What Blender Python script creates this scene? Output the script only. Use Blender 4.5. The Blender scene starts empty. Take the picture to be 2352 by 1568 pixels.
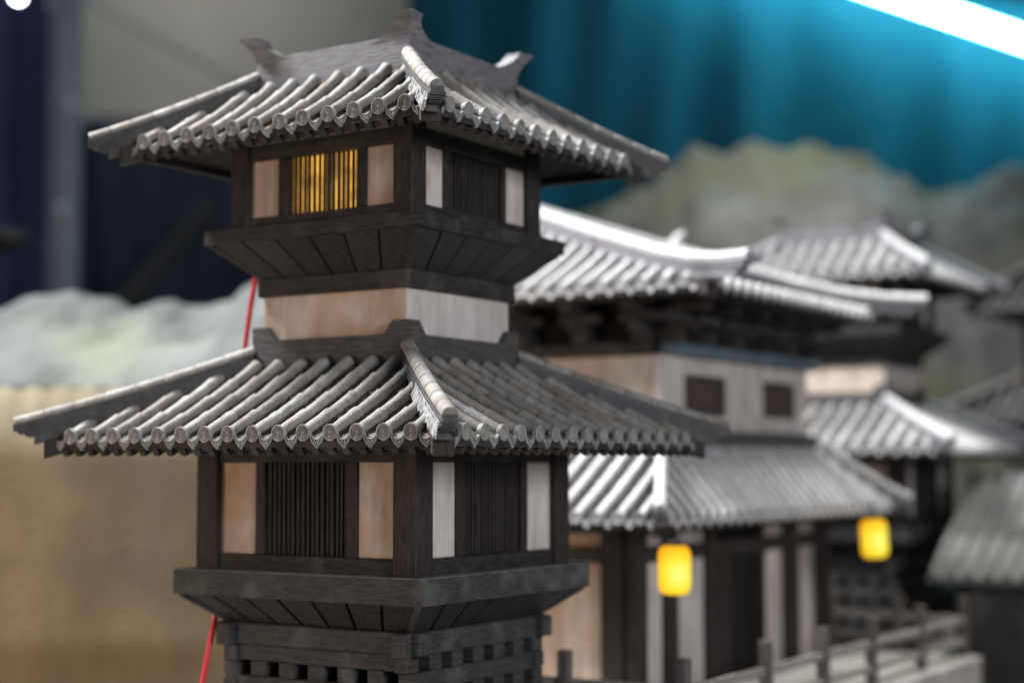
import bpy, math, random
from mathutils import Vector, Matrix
random.seed(7)
S = 0.16            # one model unit (half the lower storey's width) in metres
scene = bpy.context.scene
col = scene.collection

# ------------------------------------------------------------------ camera
cam_d = bpy.data.cameras.new("camera")
cam = bpy.data.objects.new("camera", cam_d)
col.objects.link(cam)
scene.camera = cam
CAM = Vector((7.48034, -9.86855, 0.7528))
FW = Vector((-0.54027156, 0.83809437, 0.07552801)).normalized()
RT = Vector((0.84044538, 0.54189495, -0.00119657)).normalized()
UP = RT.cross(FW)
cam.matrix_world = Matrix((
    (RT.x, UP.x, -FW.x, CAM.x * S), (RT.y, UP.y, -FW.y, CAM.y * S),
    (RT.z, UP.z, -FW.z, CAM.z * S), (0, 0, 0, 1)))
cam_d.sensor_width = 36.0
cam_d.lens = 3749.1 / 2352 * 36.0
cam_d.clip_start = 0.05
cam_d.clip_end = 100
cam_d.dof.use_dof = True
cam_d.dof.focus_distance = 10.45 * S
cam_d.dof.aperture_fstop = 2.0

def dep(x, y, d):   # place of a thing seen at (x, y) of a 2352 px wide picture, d units away
    return CAM + d * (FW + RT * ((x - 1176) / 3749.1) + UP * ((784 - y) / 3749.1))

# ------------------------------------------------------------------ world, lamps, exposure
w = bpy.data.worlds.new("World")
scene.world = w
w.use_nodes = True
bg = w.node_tree.nodes["Background"]
bg.inputs[0].default_value = (0.50, 0.62, 0.82, 1)
bg.inputs[1].default_value = 0.15

def area(name, loc, target, size, power, color, size_y=None):
    d = bpy.data.lights.new(name, 'AREA')
    d.energy = power
    d.color = color
    d.size = size * S
    if size_y:
        d.shape = 'RECTANGLE'
        d.size_y = size_y * S
    o = bpy.data.objects.new(name, d)
    col.objects.link(o)
    o.location = Vector(loc) * S
    o.rotation_euler = (Vector(target) - Vector(loc)).to_track_quat('-Z', 'Y').to_euler()
    return o

area("overhead_light", (-10.5, -3.0, 17.5), (-.5, 1.5, 1.5), 5.5, 124, (0.97, 0.98, 1.0)).data.spread = math.radians(90)
area("overhead_light", (4.5, 9.0, 13.0), (1.4, 7.0, -1.2), 2.0, 5.0, (1.0, 0.97, 0.93)).data.spread = math.radians(45)  # added narrow light to brighten the terrace deck, source unseen
area("overhead_light", dep(1800, -700, 27), dep(1800, 450, 31.5), 3.0, 4.6, (1.0, 0.98, 0.94)).data.spread = math.radians(62)  # added light for the dark right hill, kept off the curtain
area("window_lamp", (16.0, -6.0, 4.0), (0, 0, 1.0), 5.0, 40, (0.95, 0.965, 1.0))
area("warm_light", (-5.5, -10.0, 0.5), (0.0, 0.0, 1.2), 3.0, 9.5, (1.0, 0.74, 0.52))
area("warm_light", (-4.6, -2.6, -0.6), (-6.2, 2.0, -1.5), 1.5, 2.0, (1.0, 0.66, 0.30))  # added low light that turns the foot of the cloth panel golden

scene.view_settings.view_transform = 'Standard'
scene.view_settings.look = 'None'
scene.view_settings.exposure = 0.0
scene.view_settings.gamma = 1.0
scene.render.engine = 'CYCLES'
scene.cycles.max_bounces = 6
scene.cycles.filter_width = 1.1
scene.cycles.use_denoising = True
scene.cycles.sample_clamp_indirect = 4.0

# ------------------------------------------------------------------ materials
def mat(name, c1, c2, scale=40, stretch=(1, 1, 1), rough=0.75, bump=0.0, bscale=None, rnd=0.0,
        c3=None, s3=8, t3=0.55, detail=5, spec=0.3, lo=0.35, hi=0.65, w3=0.15):
    m = bpy.data.materials.new(name)
    m.use_nodes = True
    nt = m.node_tree
    N, L = nt.nodes, nt.links
    b = N["Principled BSDF"]
    b.inputs["Roughness"].default_value = rough
    b.inputs["Specular IOR Level"].default_value = spec
    g = N.new("ShaderNodeNewGeometry")
    mp = N.new("ShaderNodeMapping")
    mp.inputs["Scale"].default_value = stretch
    L.new(g.outputs["Position"], mp.inputs[0])
    n = N.new("ShaderNodeTexNoise")
    n.inputs["Scale"].default_value = scale
    n.inputs["Detail"].default_value = detail
    n.inputs["Roughness"].default_value = 0.6
    L.new(mp.outputs[0], n.inputs["Vector"])
    r = N.new("ShaderNodeValToRGB")
    r.color_ramp.elements[0].position = lo
    r.color_ramp.elements[1].position = hi
    r.color_ramp.elements[0].color = (*c1, 1)
    r.color_ramp.elements[1].color = (*c2, 1)
    L.new(n.outputs["Fac"], r.inputs[0])
    out = r.outputs[0]
    if c3:
        n3 = N.new("ShaderNodeTexNoise")
        n3.inputs["Scale"].default_value = s3
        n3.inputs["Detail"].default_value = 6
        L.new(g.outputs["Position"], n3.inputs["Vector"])
        r3 = N.new("ShaderNodeValToRGB")
        r3.color_ramp.elements[0].position = t3 - w3 / 2
        r3.color_ramp.elements[1].position = t3 + w3 / 2
        L.new(n3.outputs["Fac"], r3.inputs[0])
        mx = N.new("ShaderNodeMix")
        mx.data_type = 'RGBA'
        L.new(r3.outputs[0], mx.inputs["Factor"])
        L.new(out, mx.inputs["A"])
        mx.inputs["B"].default_value = (*c3, 1)
        out = mx.outputs["Result"]
    if rnd:
        oi = N.new("ShaderNodeObjectInfo")
        mr = N.new("ShaderNodeMapRange")
        mr.inputs["To Min"].default_value = 1 - rnd
        mr.inputs["To Max"].default_value = 1 + rnd
        L.new(oi.outputs["Random"], mr.inputs[0])
        hs = N.new("ShaderNodeHueSaturation")
        L.new(mr.outputs[0], hs.inputs["Value"])
        L.new(out, hs.inputs["Color"])
        out = hs.outputs[0]
    L.new(out, b.inputs["Base Color"])
    if bump:
        nb = N.new("ShaderNodeTexNoise")
        nb.inputs["Scale"].default_value = bscale or scale * 3
        nb.inputs["Detail"].default_value = 6
        L.new(mp.outputs[0], nb.inputs["Vector"])
        bp = N.new("ShaderNodeBump")
        bp.inputs["Strength"].default_value = bump
        bp.inputs["Distance"].default_value = 0.004
        L.new(nb.outputs["Fac"], bp.inputs["Height"])
        L.new(bp.outputs[0], b.inputs["Normal"])
    return m

def emit(name, color, strength, noise=None):
    m = bpy.data.materials.new(name)
    m.use_nodes = True
    nt = m.node_tree
    nt.nodes.remove(nt.nodes["Principled BSDF"])
    e = nt.nodes.new("ShaderNodeEmission")
    e.inputs[0].default_value = (*color, 1)
    e.inputs[1].default_value = strength
    nt.links.new(e.outputs[0], nt.nodes["Material Output"].inputs[0])
    if noise:
        g = nt.nodes.new("ShaderNodeNewGeometry")
        n = nt.nodes.new("ShaderNodeTexNoise")
        n.inputs["Scale"].default_value = noise
        n.inputs["Detail"].default_value = 3
        nt.links.new(g.outputs["Position"], n.inputs["Vector"])
        mr = nt.nodes.new("ShaderNodeMapRange")
        mr.inputs["From Min"].default_value = 0.35
        mr.inputs["From Max"].default_value = 0.62
        mr.inputs["To Min"].default_value = strength * 0.4
        mr.inputs["To Max"].default_value = strength * 1.15
        nt.links.new(n.outputs["Fac"], mr.inputs[0])
        nt.links.new(mr.outputs[0], e.inputs[1])
    return m

TILE = mat("clay_tile", (0.19, 0.183, 0.172), (0.32, 0.312, 0.298), 70, rough=0.72, bump=0.4, bscale=420, rnd=0.17,
           c3=(0.21, 0.175, 0.135), s3=24, t3=0.58, w3=0.25, spec=0.25)
TILEB = mat("pale_tile", (0.36, 0.36, 0.358), (0.50, 0.50, 0.498), 60, rough=0.6, bump=0.2, bscale=300, rnd=0.08, spec=0.4)  # paler clay stands in for stronger light on the roofs behind
PAN = mat("pan_clay", (0.060, 0.053, 0.044), (0.155, 0.142, 0.12), 60, rough=0.85, bump=0.5, bscale=300, rnd=0.06,
          c3=(0.12, 0.075, 0.045), s3=45, t3=0.60)  # base tone darkened to stand in for shade between the barrel rows
CAP = mat("cap_clay", (0.20, 0.195, 0.185), (0.30, 0.29, 0.28), 120, rough=0.6, bump=0.3, bscale=600, rnd=0.08, spec=0.45)
MORTAR = mat("lime_mortar", (0.21, 0.21, 0.21), (0.36, 0.36, 0.365), 150, rough=0.9, bump=0.6, bscale=500)
WOODV = mat("dark_wood_upright", (0.0101, 0.0079, 0.0072), (0.042, 0.033, 0.030), 55, (9, 9, 1), rough=0.62, bump=0.35, bscale=120,
            c3=(0.0468, 0.0403, 0.0389), s3=30, t3=0.66)
WOODH = mat("dark_wood_level", (0.0101, 0.0086, 0.0086), (0.044, 0.037, 0.035), 50, (1, 1, 9), rough=0.62, bump=0.35, bscale=110,
            c3=(0.0576, 0.0518, 0.0504), s3=24, t3=0.62)
WOODG = mat("grey_weathered_wood", (0.0288, 0.0272, 0.0272), (0.068, 0.0648, 0.064), 50, (1, 1, 9), rough=0.65, bump=0.4, bscale=110,
            c3=(0.1, 0.0976, 0.0976), s3=20, t3=0.60)
DUSTY = mat("dusty_floor_wood", (0.10, 0.10, 0.105), (0.22, 0.22, 0.23), 60, (1, 1, 4), rough=0.85, bump=0.2)
COURSE = mat("dark_ridge_clay", (0.040, 0.040, 0.043), (0.075, 0.074, 0.077), 60, rough=0.55, bump=0.3)
PAND = mat("shaded_pan_clay", (0.035, 0.034, 0.032), (0.075, 0.072, 0.066), 40, rough=0.85)  # near-black clay paints in the shadow gaps between distant tile rows
PLANK = mat("soffit_plank_wood", (0.0176, 0.016, 0.016), (0.0448, 0.0408, 0.04), 60, (3, 3, 5), rough=0.65, bump=0.3, bscale=140, rnd=0.18)
SILL = mat("lit_parapet_wood", (0.11, 0.106, 0.112), (0.205, 0.20, 0.21), 45, (1, 1, 7), rough=0.7, bump=0.3, bscale=120,
           c3=(0.10, 0.09, 0.09), s3=18, t3=0.62)  # same wood as the sill, colour lightened for the light it catches
SILLD = mat("dark_sill_wood", (0.040, 0.038, 0.040), (0.090, 0.086, 0.088), 45, (1, 1, 7), rough=0.7, bump=0.3, bscale=120)
PLAST = mat("warmlit_stained_plaster", (0.32, 0.25, 0.205), (0.60, 0.50, 0.42), 20, (1.8, 1.8, 0.55), rough=0.85, detail=9, bump=0.35, bscale=300,
            c3=(0.42, 0.26, 0.165), s3=13, t3=0.56, w3=0.30, lo=0.3, hi=0.6)  # orange patches and peach tint carry warm light as well as stains
PLASTW = mat("white_plaster", (0.46, 0.41, 0.385), (0.66, 0.605, 0.57), 22, (1.8, 1.8, 0.5), rough=0.85, detail=9, bump=0.35, bscale=300,
             c3=(0.42, 0.33, 0.26), s3=14, t3=0.64, w3=0.2)
FRIEZE = mat("grey_frieze_plaster", (0.26, 0.27, 0.25), (0.34, 0.34, 0.32), 20, rough=0.85)
DARK = mat("dark_interior", (0.008, 0.008, 0.010), (0.014, 0.013, 0.014), 20, rough=0.9)
AMBER = emit("amber_light", (1.0, 0.50, 0.085), 1.4, 34)
BLUEB = mat("blue_grey_paint", (0.06, 0.085, 0.105), (0.14, 0.19, 0.22), 20, (1, 1, 4), rough=0.6)
REDC = mat("red_cable", (0.55, 0.018, 0.035), (0.62, 0.025, 0.045), 30, rough=0.4, spec=0.5)
STONE = mat("pale_terrace_stone", (0.25, 0.24, 0.225), (0.38, 0.37, 0.35), 14, rough=0.8, bump=0.2)
RAILW = mat("rail_wood", (0.16, 0.145, 0.13), (0.32, 0.30, 0.275), 40, (2, 2, 6), rough=0.7, bump=0.2)
RAILP = mat("rail_post_wood", (0.07, 0.06, 0.055), (0.15, 0.135, 0.125), 40, (5, 5, 1), rough=0.7, bump=0.2)
LANT = emit("lantern_glow", (1.0, 0.60, 0.045), 1.25)
def lantern_core(m):   # the bulb behind the paper: brighter beside it, dimmer towards top and bottom
    nt = m.node_tree
    tc = nt.nodes.new("ShaderNodeTexCoord")
    ln = nt.nodes.new("ShaderNodeVectorMath")
    ln.operation = 'DISTANCE'
    ln.inputs[1].default_value = (.10 * S, -.10 * S, -.03 * S)
    nt.links.new(tc.outputs["Object"], ln.inputs[0])
    r = nt.nodes.new("ShaderNodeValToRGB")
    mr = nt.nodes.new("ShaderNodeMapRange")
    mr.inputs["From Max"].default_value = .27 * S
    nt.links.new(ln.outputs["Value"], mr.inputs[0])
    nt.links.new(mr.outputs[0], r.inputs[0])
    e = r.color_ramp.elements
    e[0].position, e[0].color = 0.08, (1.0, .95, .20, 1)
    e[1].position, e[1].color = 0.95, (1.0, .42, .015, 1)
    k = r.color_ramp.elements.new(.5)
    k.color = (1.0, .76, .035, 1)
    em = [n for n in nt.nodes if n.type == 'EMISSION'][0]
    nt.links.new(r.outputs[0], em.inputs[0])
    em.inputs[1].default_value = 1.1
lantern_core(LANT)
THATCH = mat("grey_roof_clay", (0.11, 0.11, 0.107), (0.17, 0.167, 0.16), 16, rough=0.8)

# ------------------------------------------------------------------ mesh helpers
class MB:
    def __init__(s):
        s.v = []
        s.f = []
    def add(s, vs, fs, xf=None):
        o = len(s.v)
        s.v += [xf(v) if xf else tuple(v) for v in vs]
        s.f += [tuple(i + o for i in f) for f in fs]
        return s
    def box(s, x0, x1, y0, y1, z0, z1, xf=None, b=0.0):
        b = min(b, (x1 - x0) * .3, (y1 - y0) * .3, (z1 - z0) * .3)
        if b <= 0:
            vs = [(x, y, z) for x in (x0, x1) for y in (y0, y1) for z in (z0, z1)]
            return s.add(vs, [(0, 1, 3, 2), (4, 6, 7, 5), (0, 4, 5, 1), (2, 3, 7, 6), (0, 2, 6, 4), (1, 5, 7, 3)], xf)
        X, Y, Z = (x0, x1), (y0, y1), (z0, z1)
        vs, idx = [], {}
        for i in (0, 1):
            for j in (0, 1):
                for k in (0, 1):
                    sx, sy, sz = (1 - 2 * i) * b, (1 - 2 * j) * b, (1 - 2 * k) * b
                    idx[i, j, k] = len(vs)
                    vs += [(X[i], Y[j] + sy, Z[k] + sz), (X[i] + sx, Y[j], Z[k] + sz), (X[i] + sx, Y[j] + sy, Z[k])]
        f = []
        q = lambda i, j, k, a: idx[i, j, k] + a
        for i in (0, 1):
            r = [q(i, 0, 0, 0), q(i, 0, 1, 0), q(i, 1, 1, 0), q(i, 1, 0, 0)]
            f.append(r if i == 0 else r[::-1])
            r = [q(0, i, 0, 1), q(1, i, 0, 1), q(1, i, 1, 1), q(0, i, 1, 1)]
            f.append(r if i == 0 else r[::-1])
            r = [q(0, 0, i, 2), q(0, 1, i, 2), q(1, 1, i, 2), q(1, 0, i, 2)]
            f.append(r if i == 0 else r[::-1])
        for i in (0, 1):
            for j in (0, 1):
                e = (i + j) % 2
                r = [q(i, j, 0, 0), q(i, j, 0, 1), q(i, j, 1, 1), q(i, j, 1, 0)]
                f.append(r if e else r[::-1])
                r = [q(i, 0, j, 0), q(i, 0, j, 2), q(i, 1, j, 2), q(i, 1, j, 0)]
                f.append(r[::-1] if e else r)
                r = [q(0, i, j, 1), q(0, i, j, 2), q(1, i, j, 2), q(1, i, j, 1)]
                f.append(r if e else r[::-1])
                for k in (0, 1):
                    t = [q(i, j, k, 0), q(i, j, k, 1), q(i, j, k, 2)]
                    f.append(t if (i + j + k) % 2 else t[::-1])
        return s.add(vs, f, xf)
    def hexa(s, a, b, xf=None):      # two quads of four points each, bottom and top
        return s.add(list(a) + list(b), [(3, 2, 1, 0), (4, 5, 6, 7), (0, 1, 5, 4), (1, 2, 6, 5), (2, 3, 7, 6), (3, 0, 4, 7)], xf)
    def prism(s, pts, y0, y1, xf=None):  # outline in x,z pushed along y
        n = len(pts)
        vs = [(p[0], y0, p[1]) for p in pts] + [(p[0], y1, p[1]) for p in pts]
        return s.add(vs, [tuple(range(n)), tuple(range(2 * n - 1, n - 1, -1))] +
                     [(i, i + n, (i + 1) % n + n, (i + 1) % n) for i in range(n)], xf)
    def tube(s, path, rad, n=8, xf=None):
        path = [Vector(p) for p in path]
        rad = rad if isinstance(rad, (list, tuple)) else [rad] * len(path)
        vs, fs = [], []
        up = Vector((0, 0, 1))
        for i, p in enumerate(path):
            d = (path[min(i + 1, len(path) - 1)] - path[max(i - 1, 0)]).normalized()
            a = d.cross(up)
            a = a.normalized() if a.length > 1e-4 else Vector((1, 0, 0))
            b = a.cross(d)
            for k in range(n):
                t = 2 * math.pi * k / n
                vs.append(tuple(p + (a * math.cos(t) + b * math.sin(t)) * rad[i]))
        m = len(path)
        for i in range(m - 1):
            for k in range(n):
                fs.append((i * n + k, i * n + (k + 1) % n, (i + 1) * n + (k + 1) % n, (i + 1) * n + k))
        fs.append(tuple(range(n - 1, -1, -1)))
        fs.append(tuple((m - 1) * n + k for k in range(n)))
        return s.add(vs, fs, xf)
    def lathe(s, prof, n=16, xf=None):   # (r, z) pairs about z
        vs, fs = [], []
        for r, z in prof:
            for k in range(n):
                t = 2 * math.pi * k / n
                vs.append((r * math.cos(t), r * math.sin(t), z))
        for i in range(len(prof) - 1):
            for k in range(n):
                fs.append((i * n + k, i * n + (k + 1) % n, (i + 1) * n + (k + 1) % n, (i + 1) * n + k))
        fs.append(tuple(range(n - 1, -1, -1)))
        fs.append(tuple((len(prof) - 1) * n + k for k in range(n)))
        return s.add(vs, fs, xf)
    def mesh(s, name, m, smooth=False):
        me = bpy.data.meshes.new(name)
        me.from_pydata([(v[0] * S, v[1] * S, v[2] * S) for v in s.v], [], s.f)
        me.materials.append(m)
        if smooth:
            for p in me.polygons:
                p.use_smooth = True
            try:
                me.set_sharp_from_angle(angle=math.radians(40))
            except Exception:
                pass
        me.update()
        return me
    def build(s, name, m, parent=None, smooth=False, **props):
        return put(name, s.mesh(name, m, smooth), parent, **props)

def put(name, me, parent=None, mtx=None, **props):
    o = bpy.data.objects.new(name, me)
    col.objects.link(o)
    if parent:
        o.parent = parent
    if mtx is not None:
        o.matrix_local = mtx
    for k, v in props.items():
        o[k] = v
    return o

def thing(name, label, cat, loc=(0, 0, 0), group=None):
    o = bpy.data.objects.new(name, None)
    col.objects.link(o)
    o.empty_display_size = 0.02
    o.location = Vector(loc) * S
    o["label"] = label
    o["category"] = cat
    if group:
        o["group"] = group
    return o

def frame(X, Y, Z, o, sx=1.0):
    X, Y, Z = Vector(X) * sx, Vector(Y), Vector(Z)
    o = Vector(o) * S
    return Matrix(((X.x, Y.x, Z.x, o.x), (X.y, Y.y, Z.y, o.y), (X.z, Y.z, Z.z, o.z), (0, 0, 0, 1)))

ROT = [lambda v: (v[0], v[1], v[2]), lambda v: (-v[1], v[0], v[2]),
       lambda v: (-v[0], -v[1], v[2]), lambda v: (v[1], -v[0], v[2])]

# ------------------------------------------------------------------ shared tile meshes
RT_ = 0.046
TL = 0.27
def barrel_mesh(name, m, jit=0.0016):
    b = MB()
    n = 11
    prof = [(0.0, .034), (0.0, .0395), (0.012, .0415), (.10, .0430), (.18, .0455), (.240, .0505), (.260, .0510), (.270, .048), (.271, .038)]
    for (x, r) in prof:
        for k in range(n):
            t = math.radians(-28 + 236 * k / (n - 1))
            rr = r * .91 + random.uniform(-jit, jit)
            b.v.append((x + random.uniform(-jit, jit), rr * math.cos(t), rr * math.sin(t)))
    for i in range(len(prof) - 1):
        for k in range(n - 1):
            b.f.append((i * n + k, (i + 1) * n + k, (i + 1) * n + k + 1, i * n + k + 1))
    return b.mesh(name, m, True)
def cap_mesh(name, m):
    b = MB()
    prof = [(.042, .034), (.0540, .030), (.0565, .004), (.0555, -.004), (.0505, -.005), (.0480, .002), (.037, .003), (.034, -.002),
            (.031, .003), (.025, .003), (.022, -.002), (.019, .003), (.011, .003), (.008, -.003), (.0, -.0045)]
    b.lathe(prof, 18)
    b.v = [(z, x, y) for (x, y, z) in b.v]
    b.v = [(v[0] + random.uniform(-.0008, .0008), v[1], v[2]) for v in b.v]
    return b.mesh(name, m, True)
def drip_mesh(name, m, crest=True):
    b = MB()
    out = [(-.058, -.008), (-.042, -.026), (-.021, -.036), (0, -.039), (.021, -.036), (.042, -.026), (.058, -.008),
           (.056, -.034), (.046, -.055), (.032, -.072), (.016, -.085), (0, -.102), (-.016, -.085), (-.032, -.072), (-.046, -.055), (-.056, -.034)]
    c = (0, -.056)
    n = len(out)
    inn = [(c[0] + (p[0] - c[0]) * .80, c[1] + (p[1] - c[1]) * .80) for p in out]
    vs = [(-.008, p[0], p[1]) for p in out] + [(-.010, p[0], p[1]) for p in inn] + [(-.003, p[0] * .97, c[1] + (p[1] - c[1]) * .96) for p in inn] + [(.016, p[0], p[1]) for p in out]
    fs = []
    for i in range(n):
        j = (i + 1) % n
        fs += [(i, n + i, n + j, j), (n + i, 2 * n + i, 2 * n + j, n + j), (3 * n + i, i, j, 3 * n + j)]
    fs.append(tuple(2 * n + i for i in range(n)))
    fs.append(tuple(3 * n + i for i in range(n - 1, -1, -1)))
    b.add(vs, fs)
    if crest:   # small moulded leaf relief
        for k in range(7):
            t = math.radians(-150 + 300 * k / 6 - 90)
            p = (0, -.058)
            q = (p[0] + .024 * math.sin(t), p[1] + .017 * math.cos(t))
            b.tube([(-.004, p[0] + .010 * math.sin(t), p[1] + .006 * math.cos(t)), (-.007, *q)], [.0045, .003], 5)
    return b.mesh(name, m, False)
BARRELS = [barrel_mesh("barrel_tile", TILE) for _ in range(5)]
CAPS = [cap_mesh("tile_cap", CAP) for _ in range(2)]
DRIPS = [drip_mesh("drip_tile", CAP)]
BARRELB = [barrel_mesh("barrel_tile", TILEB) for _ in range(2)]
CAPB = [cap_mesh("tile_cap", TILEB)]
DRIPB = [drip_mesh("drip_tile", TILEB, False)]

# ------------------------------------------------------------------ hipped roof
def roof(th, name, ex, ey, tx, ty, ze, zt, faces, pitch=.2165, sag=.02, detail='full', tiles=None, tip=.19, hipz=None,
         rafters=True, hip_top=None, upturn=.0, soff=None, deckmat=None, hips=(0, 1, 2, 3), tilemat=None, label=None, body=None):
    """ex, ey: eave rectangle; tx, ty: rectangle where the slopes end; ze, zt: height of the barrel tiles' axis there."""
    barrels, caps, drips = tiles or (BARRELS, CAPS, DRIPS)
    tm = tilemat or TILE
    # each face: eave corner left, right (seen from outside) and the matching top corners
    EC = [(ex[0], ey[0]), (ex[1], ey[0]), (ex[1], ey[1]), (ex[0], ey[1])]
    TC = [(tx[0], ty[0]), (tx[1], ty[0]), (tx[1], ty[1]), (tx[0], ty[1])]
    SD = [Vector((1, 0, 0)), Vector((0, 1, 0)), Vector((-1, 0, 0)), Vector((0, -1, 0))]
    IN = [Vector((0, 1, 0)), Vector((-1, 0, 0)), Vector((0, -1, 0)), Vector((1, 0, 0))]
    zf = lambda q: ze + (zt - ze) * q - sag * 4 * q * (1 - q)
    # deck: closed shell
    d = MB()
    n = 5
    for k in range(4):
        e0, e1, t0, t1 = Vector(EC[k]), Vector(EC[(k + 1) % 4]), Vector(TC[k]), Vector(TC[(k + 1) % 4])
        vs = []
        for i in range(n + 1):
            q = i / n
            for a in (e0.lerp(t0, q), e1.lerp(t1, q)):
                vs.append((a.x, a.y, zf(q) - .060))
        for i in range(n + 1):
            q = i / n
            for a in (e0.lerp(t0, q), e1.lerp(t1, q)):
                vs.append((a.x, a.y, zf(q) - .100))
        m_ = 2 * (n + 1)
        fs = []
        for i in range(n):
            fs.append((2 * i, 2 * i + 1, 2 * i + 3, 2 * i + 2))
            fs.append((m_ + 2 * i, m_ + 2 * i + 2, m_ + 2 * i + 3, m_ + 2 * i + 1))
        fs.append((0, m_, m_ + 1, 1))
        d.add(vs, fs)
    rf = d.build(name, deckmat or WOODH, th)
    back = MB()
    pans = MB()
    for k in range(4):
        e0, e1, t0, t1 = Vector(EC[k]), Vector(EC[(k + 1) % 4]), Vector(TC[k]), Vector(TC[(k + 1) % 4])
        sd, inn = SD[k], IN[k]
        e0_ = Vector((e0.x, e0.y, 0))
        L = (e1 - e0).length
        D = abs((Vector((t0.x, t0.y, 0)) - e0_).dot(inn))
        l0 = (Vector((t0.x, t0.y, 0)) - e0_).dot(sd)
        l1 = L - (Vector((t1.x, t1.y, 0)) - e0_).dot(sd)
        def tmax(s):
            a = D
            if s < l0: a = min(a, D * s / l0)
            if L - s < l1: a = min(a, D * (L - s) / l1)
            return a
        P = lambda s, t, dz=0.0: e0_ + sd * s + inn * t + Vector((0, 0, zf(t / D) + dz))
        cnt = int(round((L - pitch * 1.06) / pitch))
        if (cnt % 2) != (int(L / pitch) % 2) and False:
            pass
        s0 = (L - (cnt - 1) * pitch) / 2
        vis = k in faces
        # barrel rows
        for i in range(cnt):
            s = s0 + i * pitch
            tm_ = tmax(s) - .03
            if tm_ < .06: tm_ = .06
            jx = random.uniform(-.006, .006)
            if detail == 'full' and vis:
                t = 0.012
                first = True
                while t < tm_ - .02:
                    ln = TL * (1.0 if not first else random.uniform(.92, 1.05))
                    t2 = min(t + ln * .93, tm_)
                    a = P(s + jx + random.uniform(-.006, .006), t, random.uniform(-.004, .003))
                    b_ = P(s + jx + random.uniform(-.004, .004), t2, random.uniform(-.003, .003))
                    X = (b_ - a)
                    ll = X.length
                    X.normalize()
                    Z = X.cross(sd * -1).normalized()
                    if Z.z < 0: Z = -Z
                    Y = Z.cross(X)
                    put("barrel_tile", random.choice(barrels), rf, frame(X, Y, Z, a, ll / TL * 1.02))
                    t = t2
                    first = False
            else:
                path, rad = [], []
                m2 = max(3, int(tm_ / .065))
                for j in range(m2 + 1):
                    t = .01 + (tm_ - .01) * j / m2
                    path.append(P(s, t))
                    rad.append(.0435 + .0045 * ((t / (TL * .93)) % 1.0))
                bb = MB() if vis else back
                bb.tube(path, rad, 9)
                if vis:
                    bb.build("tile_row", tm, rf, True)
            # cap
            p = P(s + jx, -.014)
            sl = (P(s, .1) - P(s, 0)).normalized()
            X = (inn * .85 + sl * .15).normalized()
            Z = Vector((0, 0, 1)) - X * X.z
            Z.normalize()
            Y = Z.cross(X)
            if vis:
                put("tile_cap", random.choice(caps), rf, frame(X, Y, Z, p) @ Matrix.Rotation(random.uniform(0, 6), 4, 'X'))
            else:
                back.tube([p, p + X * .03], .053, 9)
        # drip tiles and pan troughs
        for i in range(cnt + 1):
            s = s0 + (i - .5) * pitch
            if s < .05 or s > L - .05:
                s = min(max(s, .07), L - .07)
            p = P(s, -.004, -.004)
            X = inn
            Z = Vector((0, 0, 1))
            Y = Z.cross(X)
            if vis:
                put("drip_tile", random.choice(drips), rf, frame(X, Y, Z, p) @ Matrix.Rotation(random.uniform(-.05, .05), 4, 'X'))
            else:
                q = MB()
                back.prism([(-.06, 0), (.06, 0), (.03, -.07), (0, -.1), (-.03, -.07)], -.01, .01,
                           lambda v, p=p, Y=Y, X=X: tuple(p + Y * v[0] + X * v[1] + Vector((0, 0, v[2]))))
            tm_ = max(tmax(s) - .02, .05)
            steps = max(1, int(tm_ / .11))
            vs, fs = [], []
            m = 5
            for j in range(steps):
                a, b_ = tm_ * j / steps, tm_ * (j + 1) / steps + .004
                o = len(vs)
                for (t, dz) in ((a, .010 if j else .004), (b_, -.006), (a, -.012)):
                    for c in range(m):
                        u = -1 + 2 * c / (m - 1)
                        hw = pitch * .5 - .012 if True else .06
                        vs.append(tuple(P(s + u * min(hw, .085), t, -.046 + .028 * u * u + dz + random.uniform(-.0025, .0025))))
                for c in range(m - 1):
                    fs.append((o + c, o + c + 1, o + m + c + 1, o + m + c))
                    fs.append((o + 2 * m + c, o + 2 * m + c + 1, o + c + 1, o + c))
            if vis and detail == 'full':
                MB().add(vs, fs).build("pan_tile", PAN, rf)
            else:
                pans.add(vs, fs)
        # eave board and rafters
        eb = MB()
        o_ = e0_ + Vector((0, 0, ze))
        eb.hexa([tuple(o_ + sd * .05 + inn * .045 + Vector((0, 0, -.118))), tuple(o_ + sd * (L - .05) + inn * .045 + Vector((0, 0, -.118))),
                 tuple(o_ + sd * (L - .05) + inn * .085 + Vector((0, 0, -.118))), tuple(o_ + sd * .05 + inn * .085 + Vector((0, 0, -.118)))],
                [tuple(o_ + sd * .05 + inn * .045 + Vector((0, 0, -.075))), tuple(o_ + sd * (L - .05) + inn * .045 + Vector((0, 0, -.075))),
                 tuple(o_ + sd * (L - .05) + inn * .085 + Vector((0, 0, -.075))), tuple(o_ + sd * .05 + inn * .085 + Vector((0, 0, -.075)))])
        eb.build("eave_board", WOODH, rf)
        if rafters and vis:
            rn = int(L / .128)
            for i in range(1, rn):
                s = L * i / rn
                tm_ = min(tmax(s) + .02, D * .92)
                if tm_ < .12: continue
                a, b_ = P(s, .03, -.135), P(s, tm_, -.135)
                X = (b_ - a).normalized()
                Y = sd
                Z = X.cross(Y)
                if Z.z < 0: Z = -Z
                r = MB()
                ll = (b_ - a).length
                r.box(0, ll, -.026, .026, -.030, .034, lambda v: tuple(a + X * v[0] + Y * v[1] + Z * v[2]))
                r.build("rafter", WOODH, rf)
    if back.v:
        back.build("tile_field", tm, rf, True, kind="stuff")
    if pans.v:
        pans.build("pan_field", PAND, rf, False, kind="stuff")
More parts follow.
